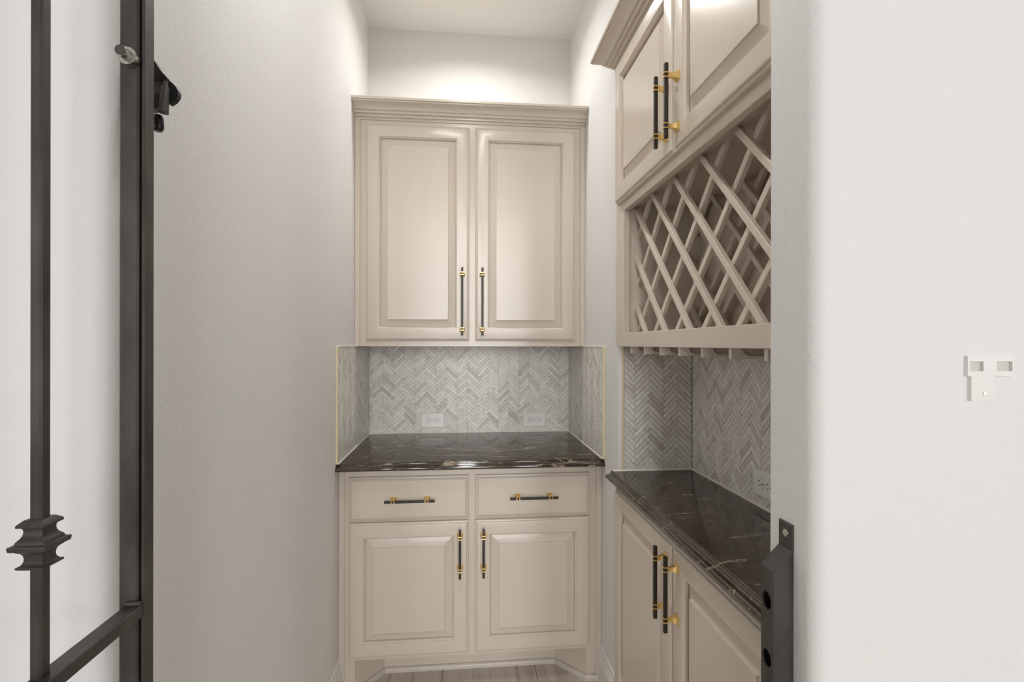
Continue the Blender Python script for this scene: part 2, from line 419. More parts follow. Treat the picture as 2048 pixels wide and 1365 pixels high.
# rear wall
bs = thing('backsplash', (0.04, YB - 0.004, CT), 'pale grey marble herringbone backsplash on the rear wall above the wide worktop', 'backsplash')
MB().box(XL + 0.001, XR - 0.001, YB - 0.0045, YB + 0.001, CT, UB + 0.03).build('grout_bed', 'grout', bs)
tiling(bs, (XL + 0.007, YB - 0.004, CT + 0.002), 0, XR - XL - 0.014, TH + 0.02, 300, 0.02, 0.006)
MB().prism([(YB - 0.0095, CT), (YB - 0.0095, CT + 0.0045), (YB - 0.014, CT)], XL + 0.006, XR - 0.006, 'X').build('caulk_line', 'caulk', bs)
# side returns: tiles seen edge-on, real slabs in one field each
for sgn, X, lab in ((1, XL, 'left'), (-1, XR, 'right')):
    b_ = thing('side_backsplash', (X, 2.28, CT), 'narrow marble herringbone side splash with cream edging on the %s wall of the alcove' % lab, 'backsplash', 'side splashes of the alcove')
    y0, y1 = 1.955, YB - 0.009
    xa, xb = sorted((X, X + sgn * 0.0025)); MB().box(xa, xb, y0, y1, CT, UB - 0.001).build('grout_bed', 'grout', b_)
    if sgn > 0: tiling(b_, (X + 0.0025, y0 + 0.009, CT + 0.002), math.pi / 2, y1 - y0 - 0.010, TH - 0.004, 0, 0.03, 0.01, thick=0.0045)
    else: tiling(b_, (X - 0.0025, y1 - 0.001, CT + 0.002), -math.pi / 2, y1 - y0 - 0.010, TH - 0.004, 0, 0.03, 0.01, thick=0.0045)
    xa, xb = sorted((X + sgn * 0.0005, X + sgn * 0.0085)); MB().cbox(xa, xb, y0 - 0.002, y0 + 0.0085, CT, UB - 0.0005, 0.001).build('edging_strip', 'edging', b_)
    MB().cbox(xa, xb, y0 + 0.0085, y1 - 0.28, UB - 0.0035, UB + 0.002, 0.0008).build('top_caulk', 'caulk', b_)
    xa, xb = sorted((X + sgn * 0.0015, X + sgn * 0.0115)); MB().prism([(xa, CT), (xb, CT), ((xa if sgn > 0 else xb), CT + 0.007)], y0, y1, 'Y').build('caulk_line', 'caulk', b_)
# niche end wall and long wall
RB = 1.3546
b_ = thing('niche_end_backsplash', (0.69, NY - 0.004, CT), 'taupe-grey herringbone splash on the short end wall of the wine niche', 'backsplash')
NX0 = 0.563
MB().box(NX0, NX - 0.001, NY - 0.0025, NY + 0.001, CT, RB - 0.001).build('grout_bed', 'grout', b_)
tiling(b_, (NX0 + 0.006, NY - 0.0025, CT + 0.002), 0, NX - NX0 - 0.014, RB - CT - 0.004, 300, 0.045, 0.012)
MB().cbox(NX0 - 0.001, NX0 + 0.006, NY - 0.008, NY + 0.0005, CT, RB - 0.0005, 0.001).build('edging_strip', 'edging', b_)
MB().prism([(NY - 0.0075, CT), (NY - 0.0075, CT + 0.005), (NY - 0.014, CT)], 0.53, NX - 0.006, 'X').build('caulk_line', 'caulk', b_)
b_ = thing('niche_backsplash', (NX, 1.27, CT), 'taupe-grey herringbone splash along the long wall of the wine niche', 'backsplash')
MB().box(NX - 0.0025, NX + 0.001, JY1 + 0.002, NY - 0.0078, CT, RB - 0.001).build('grout_bed', 'grout', b_)
tiling(b_, (NX - 0.0025, NY - 0.009, CT + 0.002), -math.pi / 2, NY - JY1 - 0.014, RB - CT - 0.004, 300, 0.01, 0.004, keep=lambda u, v: u < 0.62)
MB().prism([(NX - 0.0075, CT), (NX - 0.014, CT), (NX - 0.0075, CT + 0.005)], JY1 + 0.004, NY - 0.009, 'Y').build('caulk_line', 'caulk', b_)

# ------------------------------------------------------------------ cabinet pieces
def ring(mb, w, h, prof, cap=True):
    """nested rectangles in local (x right, z up, -y out); prof: (inset, out)"""
    o = len(mb.v)
    for ins, out in prof:
        mb.v += [(ins, -out, ins), (w - ins, -out, ins), (w - ins, -out, h - ins), (ins, -out, h - ins)]
    for r in range(len(prof) - 1):
        for i in range(4): mb.f.append((o + 4 * r + i, o + 4 * r + (i + 1) % 4, o + 4 * r + 4 + (i + 1) % 4, o + 4 * r + 4 + i))
    if cap: mb.f.append(tuple(o + 4 * (len(prof) - 1) + i for i in range(4)))
    return mb
EDGE = [(0.0, 0.0), (0.0, 0.009), (0.0012, 0.0112), (0.0035, 0.0128), (0.0065, 0.0135), (0.0066, 0.0155), (0.0078, 0.0178), (0.010, 0.0192), (0.0125, 0.0198)]
STICK = [(0.0545, 0.0198), (0.0553, 0.0192), (0.0557, 0.0165), (0.0572, 0.0155), (0.0598, 0.0135), (0.0612, 0.0105), (0.0614, 0.0040)]
PANEL = [(0.0608, 0.0030), (0.0625, 0.0036), (0.0700, 0.0052), (0.0780, 0.0078), (0.0850, 0.0106), (0.0910, 0.0134), (0.0925, 0.0138), (0.0929, 0.0175), (0.0942, 0.0182)]
DRAWER = [(0.0, 0.0), (0.0, 0.009), (0.0015, 0.0115), (0.0040, 0.0128), (0.0065, 0.0133), (0.0068, 0.0150), (0.0095, 0.0172), (0.0130, 0.0190), (0.0150, 0.0198)]
def place(o, parent, loc, face):
    o.parent = parent; o.location = Vector(loc) - wloc(parent); o.rotation_euler = (0, 0, face); return o
def local(mb, name, m, parent=None, smooth=False):
    me = bpy.data.meshes.new(name); me.from_pydata(mb.v, [], mb.f); fix_normals(me); me.materials.append(M[m])
    if smooth: soft(me, smooth)
    o = bpy.data.objects.new(name, me); C.objects.link(o)
    if parent is not None: o.parent = parent
    return o
MOUNT = {}
def handle(door, u, v, L, span, vertical=True):
    """bar pull standing in front of a door, sub-parts of the door; u,v centre in door coordinates"""
    F = 0.0198; b = 0.0046; c0 = F + 0.030
    key = (L, vertical)
    if key not in MOUNT:
        mb = MB(); mb.cbox(-b, b, -c0 - b, -c0 + b, -L / 2, L / 2, 0.0009)
        bar = bpy.data.meshes.new('handle_bar'); bar.from_pydata(mb.v if vertical else [(p[2], p[1], -p[0]) for p in mb.v], [], mb.f); fix_normals(bar); bar.materials.append(M['bar'])
        mb = MB(); g = b + 0.0017
        for dz in (-0.0066, 0.0040):            # two square collars round the bar
            mb.cbox(-g, g, -c0 - g, -c0 + g, dz, dz + 0.0030, 0.0004)
        # flared square foot from the door to the bar
        pr = [(F - 0.0005, 0.0115), (F + 0.0015, 0.0115), (F + 0.0022, 0.0105), (F + 0.006, 0.0082), (F + 0.012, 0.0060), (F + 0.018, 0.0050), (c0 - b + 0.0008, 0.0050)]
        mb.sweep([[(-s_, -y, -s_ * 0.95), (s_, -y, -s_ * 0.95), (s_, -y, s_ * 0.95), (-s_, -y, s_ * 0.95)] for y, s_ in pr])
        mt = bpy.data.meshes.new('handle_mount'); mt.from_pydata(mb.v if vertical else [(p[2], p[1], -p[0]) for p in mb.v], [], mb.f); fix_normals(mt); mt.materials.append(M['brass'])
        MOUNT[key] = (bar, mt)
    bar, mt = MOUNT[key]
    o = bpy.data.objects.new('handle_bar', bar); C.objects.link(o); o.parent = door; o.location = (u, 0, v); o['label'] = 'black square handle bar'
    for s_ in (-1, 1):
        o = bpy.data.objects.new('handle_mount', mt); C.objects.link(o); o.parent = door; o['label'] = 'brass handle mount'
        o.location = (u, 0, v + s_ * span / 2) if vertical else (u + s_ * span / 2, 0, v)
def door(parent, loc, face, w, h):
    d = local(ring(MB(), w, h, EDGE + STICK, cap=False), 'door', 'paint', smooth=14)
    place(d, parent, loc, face)
    local(ring(MB(), w, h, PANEL), 'raised_panel', 'paint', d, smooth=11)
    return d
def drawer(parent, loc, face, w, h):
    d = local(ring(MB(), w, h, DRAWER), 'drawer', 'paint', smooth=14); return place(d, parent, loc, face)

CROWN = [(0.0, 0.0), (0.0045, 0.0), (0.0065, 0.0015), (0.0065, 0.0055), (0.0085, 0.0060), (0.0085, 0.0098), (0.0150, 0.0098), (0.0172, 0.0118), (0.0172, 0.0165), (0.0195, 0.0172), (0.0195, 0.0205), (0.0275, 0.0205), (0.0300, 0.0230), (0.0305, 0.0275),
         (0.0330, 0.0282), (0.0330, 0.0312), (0.0385, 0.0312), (0.0405, 0.0345), (0.0440, 0.0395), (0.0490, 0.0440), (0.0560, 0.0482), (0.0640, 0.0516), (0.0705, 0.0540), (0.0705, 0.0585), (0.0755, 0.0592), (0.0768, 0.0610), (0.0768, 0.0700), (0.0, 0.0700)]

# ---- rear upper cabinet
UF = 2.289            # face-frame plane
X0, X1 = XL + 0.001, XR - 0.001
uc = thing('wall_cabinet', (0.04, 2.45, UB), 'tall taupe two-door wall cabinet with crown moulding above the herringbone splash', 'cabinet')
UT = 2.348
b = MB().box(X0 + 0.02, X1 - 0.02, UF + 0.02, YB - 0.002, UB + 0.012, UT).build('carcass', 'paint', uc)
fr = MB()
MB().box(X0 + 0.018, X0 + 0.062, UF, UF + 0.02, UB, UT).build('face_stile', 'paint', uc)
MB().box(X1 - 0.062, X1 - 0.018, UF, UF + 0.02, UB, UT).build('face_stile', 'paint', uc)
MB().box(0.041 - 0.03, 0.041 + 0.03, UF, UF + 0.02, UB + 0.04, UT - 0.04).build('face_stile', 'paint', uc)
MB().box(X0 + 0.062, X1 - 0.062, UF, UF + 0.02, UB, UB + 0.04).build('face_rail', 'paint', uc)
MB().box(X0 + 0.062, X1 - 0.062, UF, UF + 0.02, UT - 0.04, UT).build('face_rail', 'paint', uc)
for a, c_ in ((X0, X0 + 0.0215), (X1 - 0.0215, X1)):
    MB().cbox(a, c_, UF - 0.009, UF + 0.018, UB - 0.0005, UT, 0.0012).build('scribe_strip', 'paint', uc)
MB().sweep([[(x, UF - o_, 2.342 + z) for o_, z in CROWN] for x in (X0, X1)]).build('crown_moulding', 'paint', uc, smooth=22)
MB().box(X0, X1, UF + 0.0005, YB - 0.002, UT + 0.001, 2.41).build('top_panel', 'paint', uc)
z0, z1 = 1.3763, 2.3225
dl = door(uc, (-0.4205, UF, z0), 0, 0.4486, z1 - z0); handle(dl, 0.4205 - 0.003, 0.172, 0.298, 0.243)
dr = door(uc, (0.0545, UF, z0), 0, 0.4487, z1 - z0); handle(dr, 0.0305, 0.172, 0.298, 0.243)

# ---- rear base cabinet
LF = 2.007
bc = thing('base_cabinet', (0.04, 2.3, FLOOR), 'taupe base cabinet with two drawers over two doors and splayed toe recess', 'cabinet')
BT = CT - 0.0285
TZ = 0.150
MB().box(X0 + 0.02, X1 - 0.02, LF + 0.02, YB - 0.002, TZ + 0.02, BT).build('carcass', 'paint', bc)
for a, c_ in ((X0 + 0.019, X0 + 0.060), (X1 - 0.060, X1 - 0.019), (0.0362 - 0.028, 0.0362 + 0.028)):
    MB().box(a, c_, LF, LF + 0.02, TZ if abs(a) < 0.1 else FLOOR + 0.0, BT).build('face_stile', 'paint', bc)
for a, c_ in ((X0 + 0.060, 0.0362 - 0.028), (0.0362 + 0.028, X1 - 0.060)):
    MB().box(a, c_, LF, LF + 0.02, BT - 0.04, BT).build('face_rail', 'paint', bc)
    MB().box(a, c_, LF, LF + 0.02, 0.660, 0.705).build('face_rail', 'paint', bc)
    MB().box(a, c_, LF, LF + 0.02, TZ, TZ + 0.045).build('face_rail', 'paint', bc)
for a, c_ in ((X0, X0 + 0.0205), (X1 - 0.0205, X1)):
    MB().cbox(a, c_, LF - 0.008, LF + 0.018, FLOOR, BT, 0.0012).build('scribe_strip', 'paint', bc)
# toe recess: two splayed cheeks and a back board, with shoe moulding
KY = 2.128
pl, pr_ = (X0 + 0.060, LF + 0.001), (X1 - 0.060, LF + 0.001)
ql, qr = (-0.316, KY), (0.386, KY)
MB().prism([pl, ql, (ql[0], KY + 0.015), (pl[0] - 0.012, KY + 0.015), (pl[0] - 0.012, LF + 0.021), (pl[0], LF + 0.021)][::-1], FLOOR, TZ + 0.0).build('toe_cheek', 'paint', bc)
MB().prism([pr_, qr, (qr[0], KY + 0.015), (pr_[0] + 0.012, KY + 0.015), (pr_[0] + 0.012, LF + 0.021), (pr_[0], LF + 0.021)], FLOOR, TZ + 0.0).build('toe_cheek', 'paint', bc)
MB().box(ql[0], qr[0], KY, KY + 0.015, FLOOR, TZ).build('toe_board', 'paint', bc)
SH = [(0, 0), (0.011, 0), (0.011, 0.010), (0.0095, 0.0155), (0.006, 0.0195), (0.0, 0.021)]
path = [(X0, LF - 0.008), (X0 + 0.060, LF - 0.001), (ql[0], KY), (qr[0], KY), (X1 - 0.060, LF - 0.001), (X1, LF - 0.008)]
rings = []
for i, p in enumerate(path):
    ds = []
    for a, c_ in ((i - 1, i), (i, i + 1)):
        if 0 <= a and c_ < len(path):
            d_ = Vector((path[c_][0] - path[a][0], path[c_][1] - path[a][1])).normalized(); ds.append(Vector((d_.y, -d_.x)))
    nn = sum(ds, Vector((0, 0))) / len(ds); nn = nn / nn.length_squared
    rings.append([(p[0] + nn.x * o_, p[1] + nn.y * o_, FLOOR + z) for o_, z in SH])
MB().sweep(rings).build('shoe_moulding', 'shoe', bc)
dx = [(-0.4312, 0.0236), (0.0488, 0.5030)]
for i, (a, c_) in enumerate(dx):
    d_ = drawer(bc, (a, LF, 0.6853), 0, c_ - a, 0.8533 - 0.6853); handle(d_, (c_ - a) / 2 + (0.005 if i == 0 else 0.0), 0.082, 0.188, 0.1265, vertical=False)
    d_ = door(bc, (a, LF, 0.1638), 0, c_ - a, 0.6783 - 0.1638); handle(d_, (c_ - a - 0.0335) if i == 0 else 0.0315, 0.397, 0.187, 0.124)

# ---- worktops with a stepped ogee edge
OG = [(-0.30, 0.0), (-0.004, 0.0), (-0.0015, -0.0006), (0.0, -0.0022), (0.0006, -0.0055), (0.0030, -0.0068), (0.0038, -0.0085), (0.0062, -0.0110), (0.0100, -0.0122), (0.0142, -0.0126),
      (0.0180, -0.0140), (0.0205, -0.0168), (0.0214, -0.0203), (0.0205, -0.0240), (0.0180, -0.0268), (0.0142, -0.0282), (-0.30, -0.0285)]
TE = 1.966            # top arris of the rear worktop
pts = [((o_ if o_ > -0.2 else TE - YB + 0.001), z) for o_, z in OG]
o = MB().sweep([[(x, TE - o_, CT + z) for o_, z in pts] for x in (XL + 0.001, XR - 0.001)]).build('worktop', 'granite', smooth=35)
props(o, 'wide polished dark brown stone worktop on the rear base cabinet', 'worktop')
RE = 0.5245           # top arris of the niche worktop
NEAR, FAR = JY1 + 0.004, NY - 0.001
pts = [((o_ if o_ > -0.2 else RE - NX + 0.001), z) for o_, z in OG]
o = MB().sweep([[(RE - o_, y, CT + z) for o_, z in pts] for y in (NEAR, FAR)]).build('niche_worktop', 'granite_niche', smooth=35)
props(o, 'narrow polished dark brown stone worktop in the wine niche', 'worktop')

# ---- niche base cabinet
RF = 0.542            # face plane
rb = thing('niche_base_cabinet', (0.68, 1.27, FLOOR), 'taupe two-door base cabinet under the narrow worktop of the wine niche', 'cabinet')
MB().box(RF + 0.02, NX - 0.002, NEAR + 0.002, FAR - 0.002, TZ, BT).build('carcass', 'paint', rb)
MB().box(RF + 0.075, NX - 0.002, NEAR + 0.002, FAR - 0.002, FLOOR, TZ).build('toe_board', 'paint', rb)
for a, c_ in ((NEAR, NEAR + 0.035), (1.245 - 0.025, 1.245 + 0.025), (FAR - 0.062, FAR)):
    MB().box(RF, RF + 0.02, a, c_, TZ if c_ < 1.7 else FLOOR, BT).build('face_stile', 'paint', rb)
for a, c_ in ((NEAR + 0.035, 1.22), (1.27, FAR - 0.062)):
    MB().box(RF, RF + 0.02, a, c_, BT - 0.035, BT).build('face_rail', 'paint', rb)
    MB().box(RF, RF + 0.02, a, c_, TZ, TZ + 0.04).build('face_rail', 'paint', rb)
SP = 1.2400           # split between the two doors
dz0, dz1 = 0.1638, 0.862
YA = 1.735
d_ = door(rb, (RF, YA, dz0), -math.pi / 2, YA - SP - 0.0015, dz1 - dz0); handle(d_, YA - SP - 0.0335, 0.752 - dz0, 0.186, 0.124)
d_ = door(rb, (RF, SP - 0.0015, dz0), -math.pi / 2, SP - 0.0015 - NEAR - 0.006, dz1 - dz0); handle(d_, 0.0315, 0.752 - dz0, 0.186, 0.124)

# ---- niche upper cabinet: doors over a wine lattice, glass rails below
ru = thing('wine_cabinet', (0.68, 1.27, RB), 'taupe upper cabinet with two doors above an open diagonal wine rack', 'cabinet')
OB, OT = 1.401, 1.816           # rack opening
OY0, OY1 = NEAR + 0.035, 1.688
RT = 2.338
MB().box(RF + 0.02, NX - 0.002, NEAR, NEAR + 0.018, RB, RT).build('side_panel', 'inside', ru)
MB().box(RF + 0.02, NX - 0.002, FAR - 0.075, FAR, RB, RT).build('side_panel', 'paint', ru)
MB().box(NX - 0.012, NX - 0.002, NEAR + 0.018, FAR - 0.075, RB + 0.01, OT + 0.02).build('back_panel', 'inside', ru)
MB().box(RF + 0.02, NX - 0.012, NEAR + 0.018, FAR - 0.075, OB - 0.018, OB - 0.002).build('rack_floor', 'paint', ru)
MB().box(RF + 0.02, NX - 0.012, NEAR + 0.018, FAR - 0.075, OT + 0.014, RT).build('carcass', 'inside', ru)
MB().cbox(RF, RF + 0.02, OY1, FAR, RB, RT, 0.0012).build('face_stile', 'paint', ru)
MB().cbox(RF, RF + 0.02, NEAR, OY0, RB, RT, 0.0012).build('face_stile', 'paint', ru)
MB().cbox(RF, RF + 0.02, OY0, OY1, RB, OB, 0.0012).build('face_rail', 'paint', ru)
MB().cbox(RF, RF + 0.02, OY0, OY1, OT, OT + 0.05, 0.0015).build('face_rail', 'paint', ru)
MB().box(RF, RF + 0.02, OY0, OY1, RT - 0.035, RT).build('face_rail', 'paint', ru)
MB().box(RF, RF + 0.02, SP - 0.025, SP + 0.025, OT + 0.05, RT - 0.035).build('face_stile', 'paint', ru)
zb, zt = 1.8450, 2.322
d_ = door(ru, (RF, YA, zb), -math.pi / 2, YA - SP - 0.0015, zt - zb); handle(d_, YA - SP - 0.0335, 1.957 - zb, 0.184, 0.124)
d_ = door(ru, (RF, SP - 0.0015, zb), -math.pi / 2, SP - 0.0015 - NEAR - 0.006, zt - zb); handle(d_, 0.0315, 1.957 - zb, 0.184, 0.124)
cz = 2.333
MB().sweep([[(XR + 0.001, FAR - 0.006 + o_, cz + z) for o_, z in CROWN], [(RF - o_, FAR - 0.006 + o_, cz + z) for o_, z in CROWN], [(RF - o_, NEAR, cz + z) for o_, z in CROWN]]).build('crown_moulding', 'paint', ru, smooth=22)
MB().box(RF + 0.0005, NX - 0.002, NEAR, FAR - 0.002, RT + 0.001, 2.40).build('top_panel', 'paint', ru)
def lattice(xf):
    """two layers of 45-degree slats; outlines cut by the opening"""
    hw, th = 0.0084, 0.0125
    B = (OY0 - 0.02, 1.711, OB - 0.014, OT + 0.032)
    for sgn, cs, xa in ((1, [0.9385 - 0.1635 * i for i in range(8)], xf), (-1, [3.436 - 0.1615 * i for i in range(9)], xf + th + 0.0003)):
        for c_ in cs:
            # centre line z = sgn*y + c_, clipped to the box B
            ys = [B[0], B[1]] + [(B[2] - c_) / sgn, (B[3] - c_) / sgn]
            lo = max(B[0], min(ys[2], ys[3])); hi = min(B[1], max(ys[2], ys[3]))
            if hi - lo < 0.03: continue
            d_ = Vector((1, sgn)).normalized(); n_ = Vector((-d_.y, d_.x))
            a = Vector((lo, sgn * lo + c_)); e = Vector((hi, sgn * hi + c_))
            q = 0.0013; sec = [(-hw, q), (-hw + q, 0), (hw - q, 0), (hw, q), (hw, th - q), (hw - q, th), (-hw + q, th), (-hw, th - q)]
            mb = MB(); mb.sweep([[(xa + t_, p.x + n_.x * s_, p.y + n_.y * s_) for s_, t_ in sec] for p in (a, e)])
            mb.build('lattice_slat', 'paint', ru)
lattice(0.583)
lattice(0.776)
# stemware rails hanging under the rack: lip, solid front end with a cove
for i in range(8):
    y = 1.640 - 0.1252 * i; wd = 0.011; zt_, zf = RB + 0.003, RB - 0.0220
    prof = [(0.549, zt_), (0.549, zf), (NX - 0.015, zf), (NX - 0.015, zf + 0.0062)] + [(0.549 + 0.042 - 0.018 * math.sin(math.radians(t_)), zf + 0.0062 + 0.016 * (1 - math.cos(math.radians(t_)))) for t_ in (0, 20, 40, 60, 80, 90)] + [(0.573, zt_)]
    if y - wd < NEAR + 0.005: continue
    p_ = MB().prism(prof, y - wd, y, 'Y').build('glass_rail', 'paint', ru)
    MB().box(0.5735, NX - 0.015, y - 0.004, y - 0.0005, zf + 0.006, zt_).build('rail_web', 'inside', p_)  # darker colour gives the web its under-cabinet shade

# ------------------------------------------------------------------ outlets
def outlet(loc, face, label, grp=None):
    r = thing('outlet', loc, label, 'outlet', grp); r.rotation_euler = (0, 0, face)
    def loc_build(mb, name, m, par, sm=False): return local(mb, name, m, par, sm)
    w_, h_ = 0.0585, 0.0360
    mb = MB(); ringp = [(0, -0.0005), (0, 0.0025), (0.0012, 0.0042), (0.0032, 0.0052)]
    ring(mb, 2 * w_, 2 * h_, ringp); mb.v = [(p[0] - w_, p[1], p[2] - h_) for p in mb.v]
    loc_build(mb, 'cover_plate', 'plastic', r)
    loc_build(MB().tube([(0, -0.005, 0), (0, -0.0062, 0)], 0.0028, 12), 'screw', 'plastic_shade', r)
    for s_ in (-1, 1):
        cx_ = s_ * 0.0195
        out = []
        for i in range(28):                      # round face with flattened ends
            a = 2 * math.pi * i / 28; out.append((cx_ + max(-0.0140, min(0.0140, 0.0168 * math.cos(a))), 0.0168 * math.sin(a)))
        mb = MB(); mb.sweep([[(p[0], -y, p[1]) for p in out] for y in (0.004, 0.0066)])
        f = loc_build(mb, 'receptacle', 'plastic', r)
        mb = MB(); mb.sweep([[(cx_ + (p[0] - cx_) * 1.06, -y, p[1] * 1.06) for p in out] for y in (0.004, 0.00535)]); loc_build(mb, 'gap_line', 'plastic_shade', f)
        for dz_, hh in ((0.0062, 0.0040), (-0.0062, 0.0032)):
            loc_build(MB().box(cx_ - 0.0052 - hh, cx_ - 0.0052 + hh, -0.0068, -0.0060, dz_ - 0.0011, dz_ + 0.0011), 'slot', 'hole', f)
        loc_build(MB().tube([(cx_ + 0.0082, -0.0060, 0), (cx_ + 0.0082, -0.0068, 0)], 0.0026, 12), 'ground_hole', 'hole', f)
    return r
outlet((-0.150, YB - 0.009, 0.9795), 0, 'white duplex outlet on the rear splash, the one nearer the left wall')
outlet((0.366, YB - 0.009, 0.9765), 0, 'white duplex outlet on the rear splash, the one nearer the wine niche')
outlet((NX - 0.0075, 1.316, 0.980), -math.pi / 2, 'white duplex outlet on the wine niche wall, cut off by the jamb')

# ------------------------------------------------------------------ iron gate standing open beside the camera
gt = thing('iron_gate', (-0.425, 0.27, FLOOR), 'dark iron gate swung open with square bars and a moulded collar', 'gate')
GX0, GX1 = -0.4386, -0.4152
GZ0, GZ1 = FLOOR + 0.03, 2.40
MB().cbox(GX0, GX1, 0.700, 0.721, GZ0, GZ1, 0.0022).build('stile', 'iron', gt)
MB().box(GX1, -0.4114, 0.707, 0.721, GZ0, GZ1).build('stile_web', 'black', gt)  # black web stands in for shade in the groove
MB().cbox(-0.4114, -0.4076, 0.7005, 0.721, GZ0, GZ1, 0.0008).build('stop_strip', 'iron', gt)
MB().cbox(GX0, GX1, -0.215, -0.180, GZ0, GZ1, 0.0022).build('stile', 'iron', gt)
for z in (GZ0 + 0.02, 1.019, GZ1 - 0.03):
    MB().cbox(-0.4300, -0.4085, -0.180, 0.7008, z - 0.008, z + 0.008, 0.0010).build('rail', 'iron', gt)
MB().tube([(-0.427, 0.6985, 1.029), (-0.409, 0.6985, 1.029)], 0.0035, 8).build('weld_bead', 'iron', gt)
COL = [(-0.0250, 0.0062), (-0.0248, 0.0088), (-0.0225, 0.0130), (-0.0205, 0.0131), (-0.0200, 0.0112), (-0.0182, 0.0096), (-0.0160, 0.0087), (-0.0130, 0.0085), (-0.0100, 0.0090), (-0.0078, 0.0103), (-0.0060, 0.0128), (-0.0048, 0.0136), (-0.0038, 0.0168), (-0.0005, 0.0174),
       (0.0010, 0.0172), (0.0018, 0.0140), (0.0045, 0.0130), (0.0070, 0.0108), (0.0095, 0.0094), (0.0120, 0.0088), (0.0150, 0.0088), (0.0172, 0.0098), (0.0182, 0.0128), (0.0202, 0.0131), (0.0215, 0.0122), (0.0248, 0.0085), (0.0250, 0.0062)]
for i, y in enumerate((0.558, 0.398, 0.238, 0.078, -0.082)):
    xc = -0.4230
    bar_ = MB().cbox(xc - 0.0058, xc + 0.0058, y - 0.0066, y + 0.0066, GZ0 + 0.028, GZ1 - 0.038, 0.0020).build('picket', 'iron', gt)
    zc_ = 1.1625
    mb = MB().sweep([[(xc - s_, y - s_, zc_ + z), (xc + s_, y - s_, zc_ + z), (xc + s_, y + s_, zc_ + z), (xc - s_, y + s_, zc_ + z)] for z, s_ in COL])
    mb.build('collar', 'iron', bar_, smooth=16)
# threaded hinge bolt through the stile
bz = 1.727
hb = MB().tube([(-0.4235, 0.7005, bz), (-0.4235, 0.6935, bz)], 0.0105, 6).build('hinge_nut', 'zinc', gt)
MB().tube([(-0.4235, 0.70, bz), (-0.4235, 0.6905, bz)], 0.0112, 16).build('washer', 'zinc', hb)
mb = MB(); rr = []; pp = []
for i in range(12): pp.append((-0.4235, 0.692 - 0.0012 * i, bz)); rr.append(0.0064 if i % 2 else 0.0071)
mb.tube(pp, rr, 14).build('threaded_bolt', 'zinc', hb, smooth=60)
MB().tube([(-0.4235, 0.6790, bz), (-0.4235, 0.6778, bz)], 0.0064, 14).build('bolt_end', 'iron', hb)
# hinge body behind the stile: sloping arm, curved strap, tapered pin, lower knuckle
hy = 0.757
arm = [(-0.4332, 1.7594), (-0.4273, 1.7562), (-0.4187, 1.742), (-0.4102, 1.7327), (-0.4108, 1.7271), (-0.4214, 1.7287), (-0.4286, 1.7304), (-0.4358, 1.7301)]
hg = MB().prism(arm, hy - 0.003, hy + 0.005, 'Y').build('hinge_arm', 'black', gt)
strap = [(-0.4161, 1.7324), (-0.4108, 1.7306), (-0.4036, 1.7261), (-0.3983, 1.72), (-0.3953, 1.7132), (-0.3963, 1.7068), (-0.4003, 1.7011), (-0.4056, 1.697), (-0.4082, 1.6965), (-0.4082, 1.7035), (-0.4089, 1.7105), (-0.4108, 1.7159), (-0.4135, 1.72), (-0.4174, 1.724)]
MB().prism(strap, hy - 0.002, hy + 0.006, 'Y').build('hinge_strap', 'black', gt, smooth=40)
leaf = [(-0.4358, 1.7314), (-0.4161, 1.7296), (-0.4108, 1.7243), (-0.4187, 1.7128), (-0.4279, 1.7068), (-0.4279, 1.6901), (-0.4358, 1.6883)]
MB().prism(leaf, hy + 0.002, hy + 0.008, 'Y').build('hinge_leaf', 'iron', gt)
a_, b2 = (-0.4095, 1.7258), (-0.4128, 1.6817)
pn = MB().tube([(a_[0], hy - 0.006, a_[1]), (a_[0] + (b2[0] - a_[0]) * .15, hy - 0.006, a_[1] + (b2[1] - a_[1]) * .15), (a_[0] + (b2[0] - a_[0]) * .2, hy - 0.006, a_[1] + (b2[1] - a_[1]) * .2), (b2[0], hy - 0.006, b2[1])], [0.0030, 0.0035, 0.0052, 0.0066], 16).build('hinge_pin', 'iron', gt, smooth=40)
blk = [(-0.4305, 1.7094), (-0.4194, 1.7086), (-0.4187, 1.6891), (-0.4305, 1.6879)]
MB().prism(blk, hy - 0.003, hy + 0.006, 'Y').build('hinge_block', 'black', gt)
a_, b2 = (-0.4227, 1.6806), (-0.4227, 1.6583)
MB().tube([(a_[0], hy, a_[1]), (a_[0], hy, a_[1] - 0.004), (a_[0], hy, b2[1] + 0.005), (a_[0], hy, b2[1])], [0.005, 0.0066, 0.0072, 0.0048], 14).build('hinge_knuckle', 'black', gt, smooth=40)
# bracket tying the hinge to the wall
MB().box(XL - 0.001, -0.432, hy + 0.006, hy + 0.016, 1.690, 1.740).build('hinge_bracket', 'iron', gt)

# ------------------------------------------------------------------ strike box on the right jamb
sk = thing('strike_box', (0.464, 0.7185, 0.79), 'dark iron strike tube with two round latch holes on the right jamb', 'strike box')
sx0, sx1, sy0, sy1 = 0.448, JX, 0.703, 0.734
st_, so_ = 1.064, 1.034
lo_, ll_ = 0.828, 0.798
holes = [(0.7185, 0.9837), (0.7185, 0.8985)]
mb = MB()
ch = 0.0018
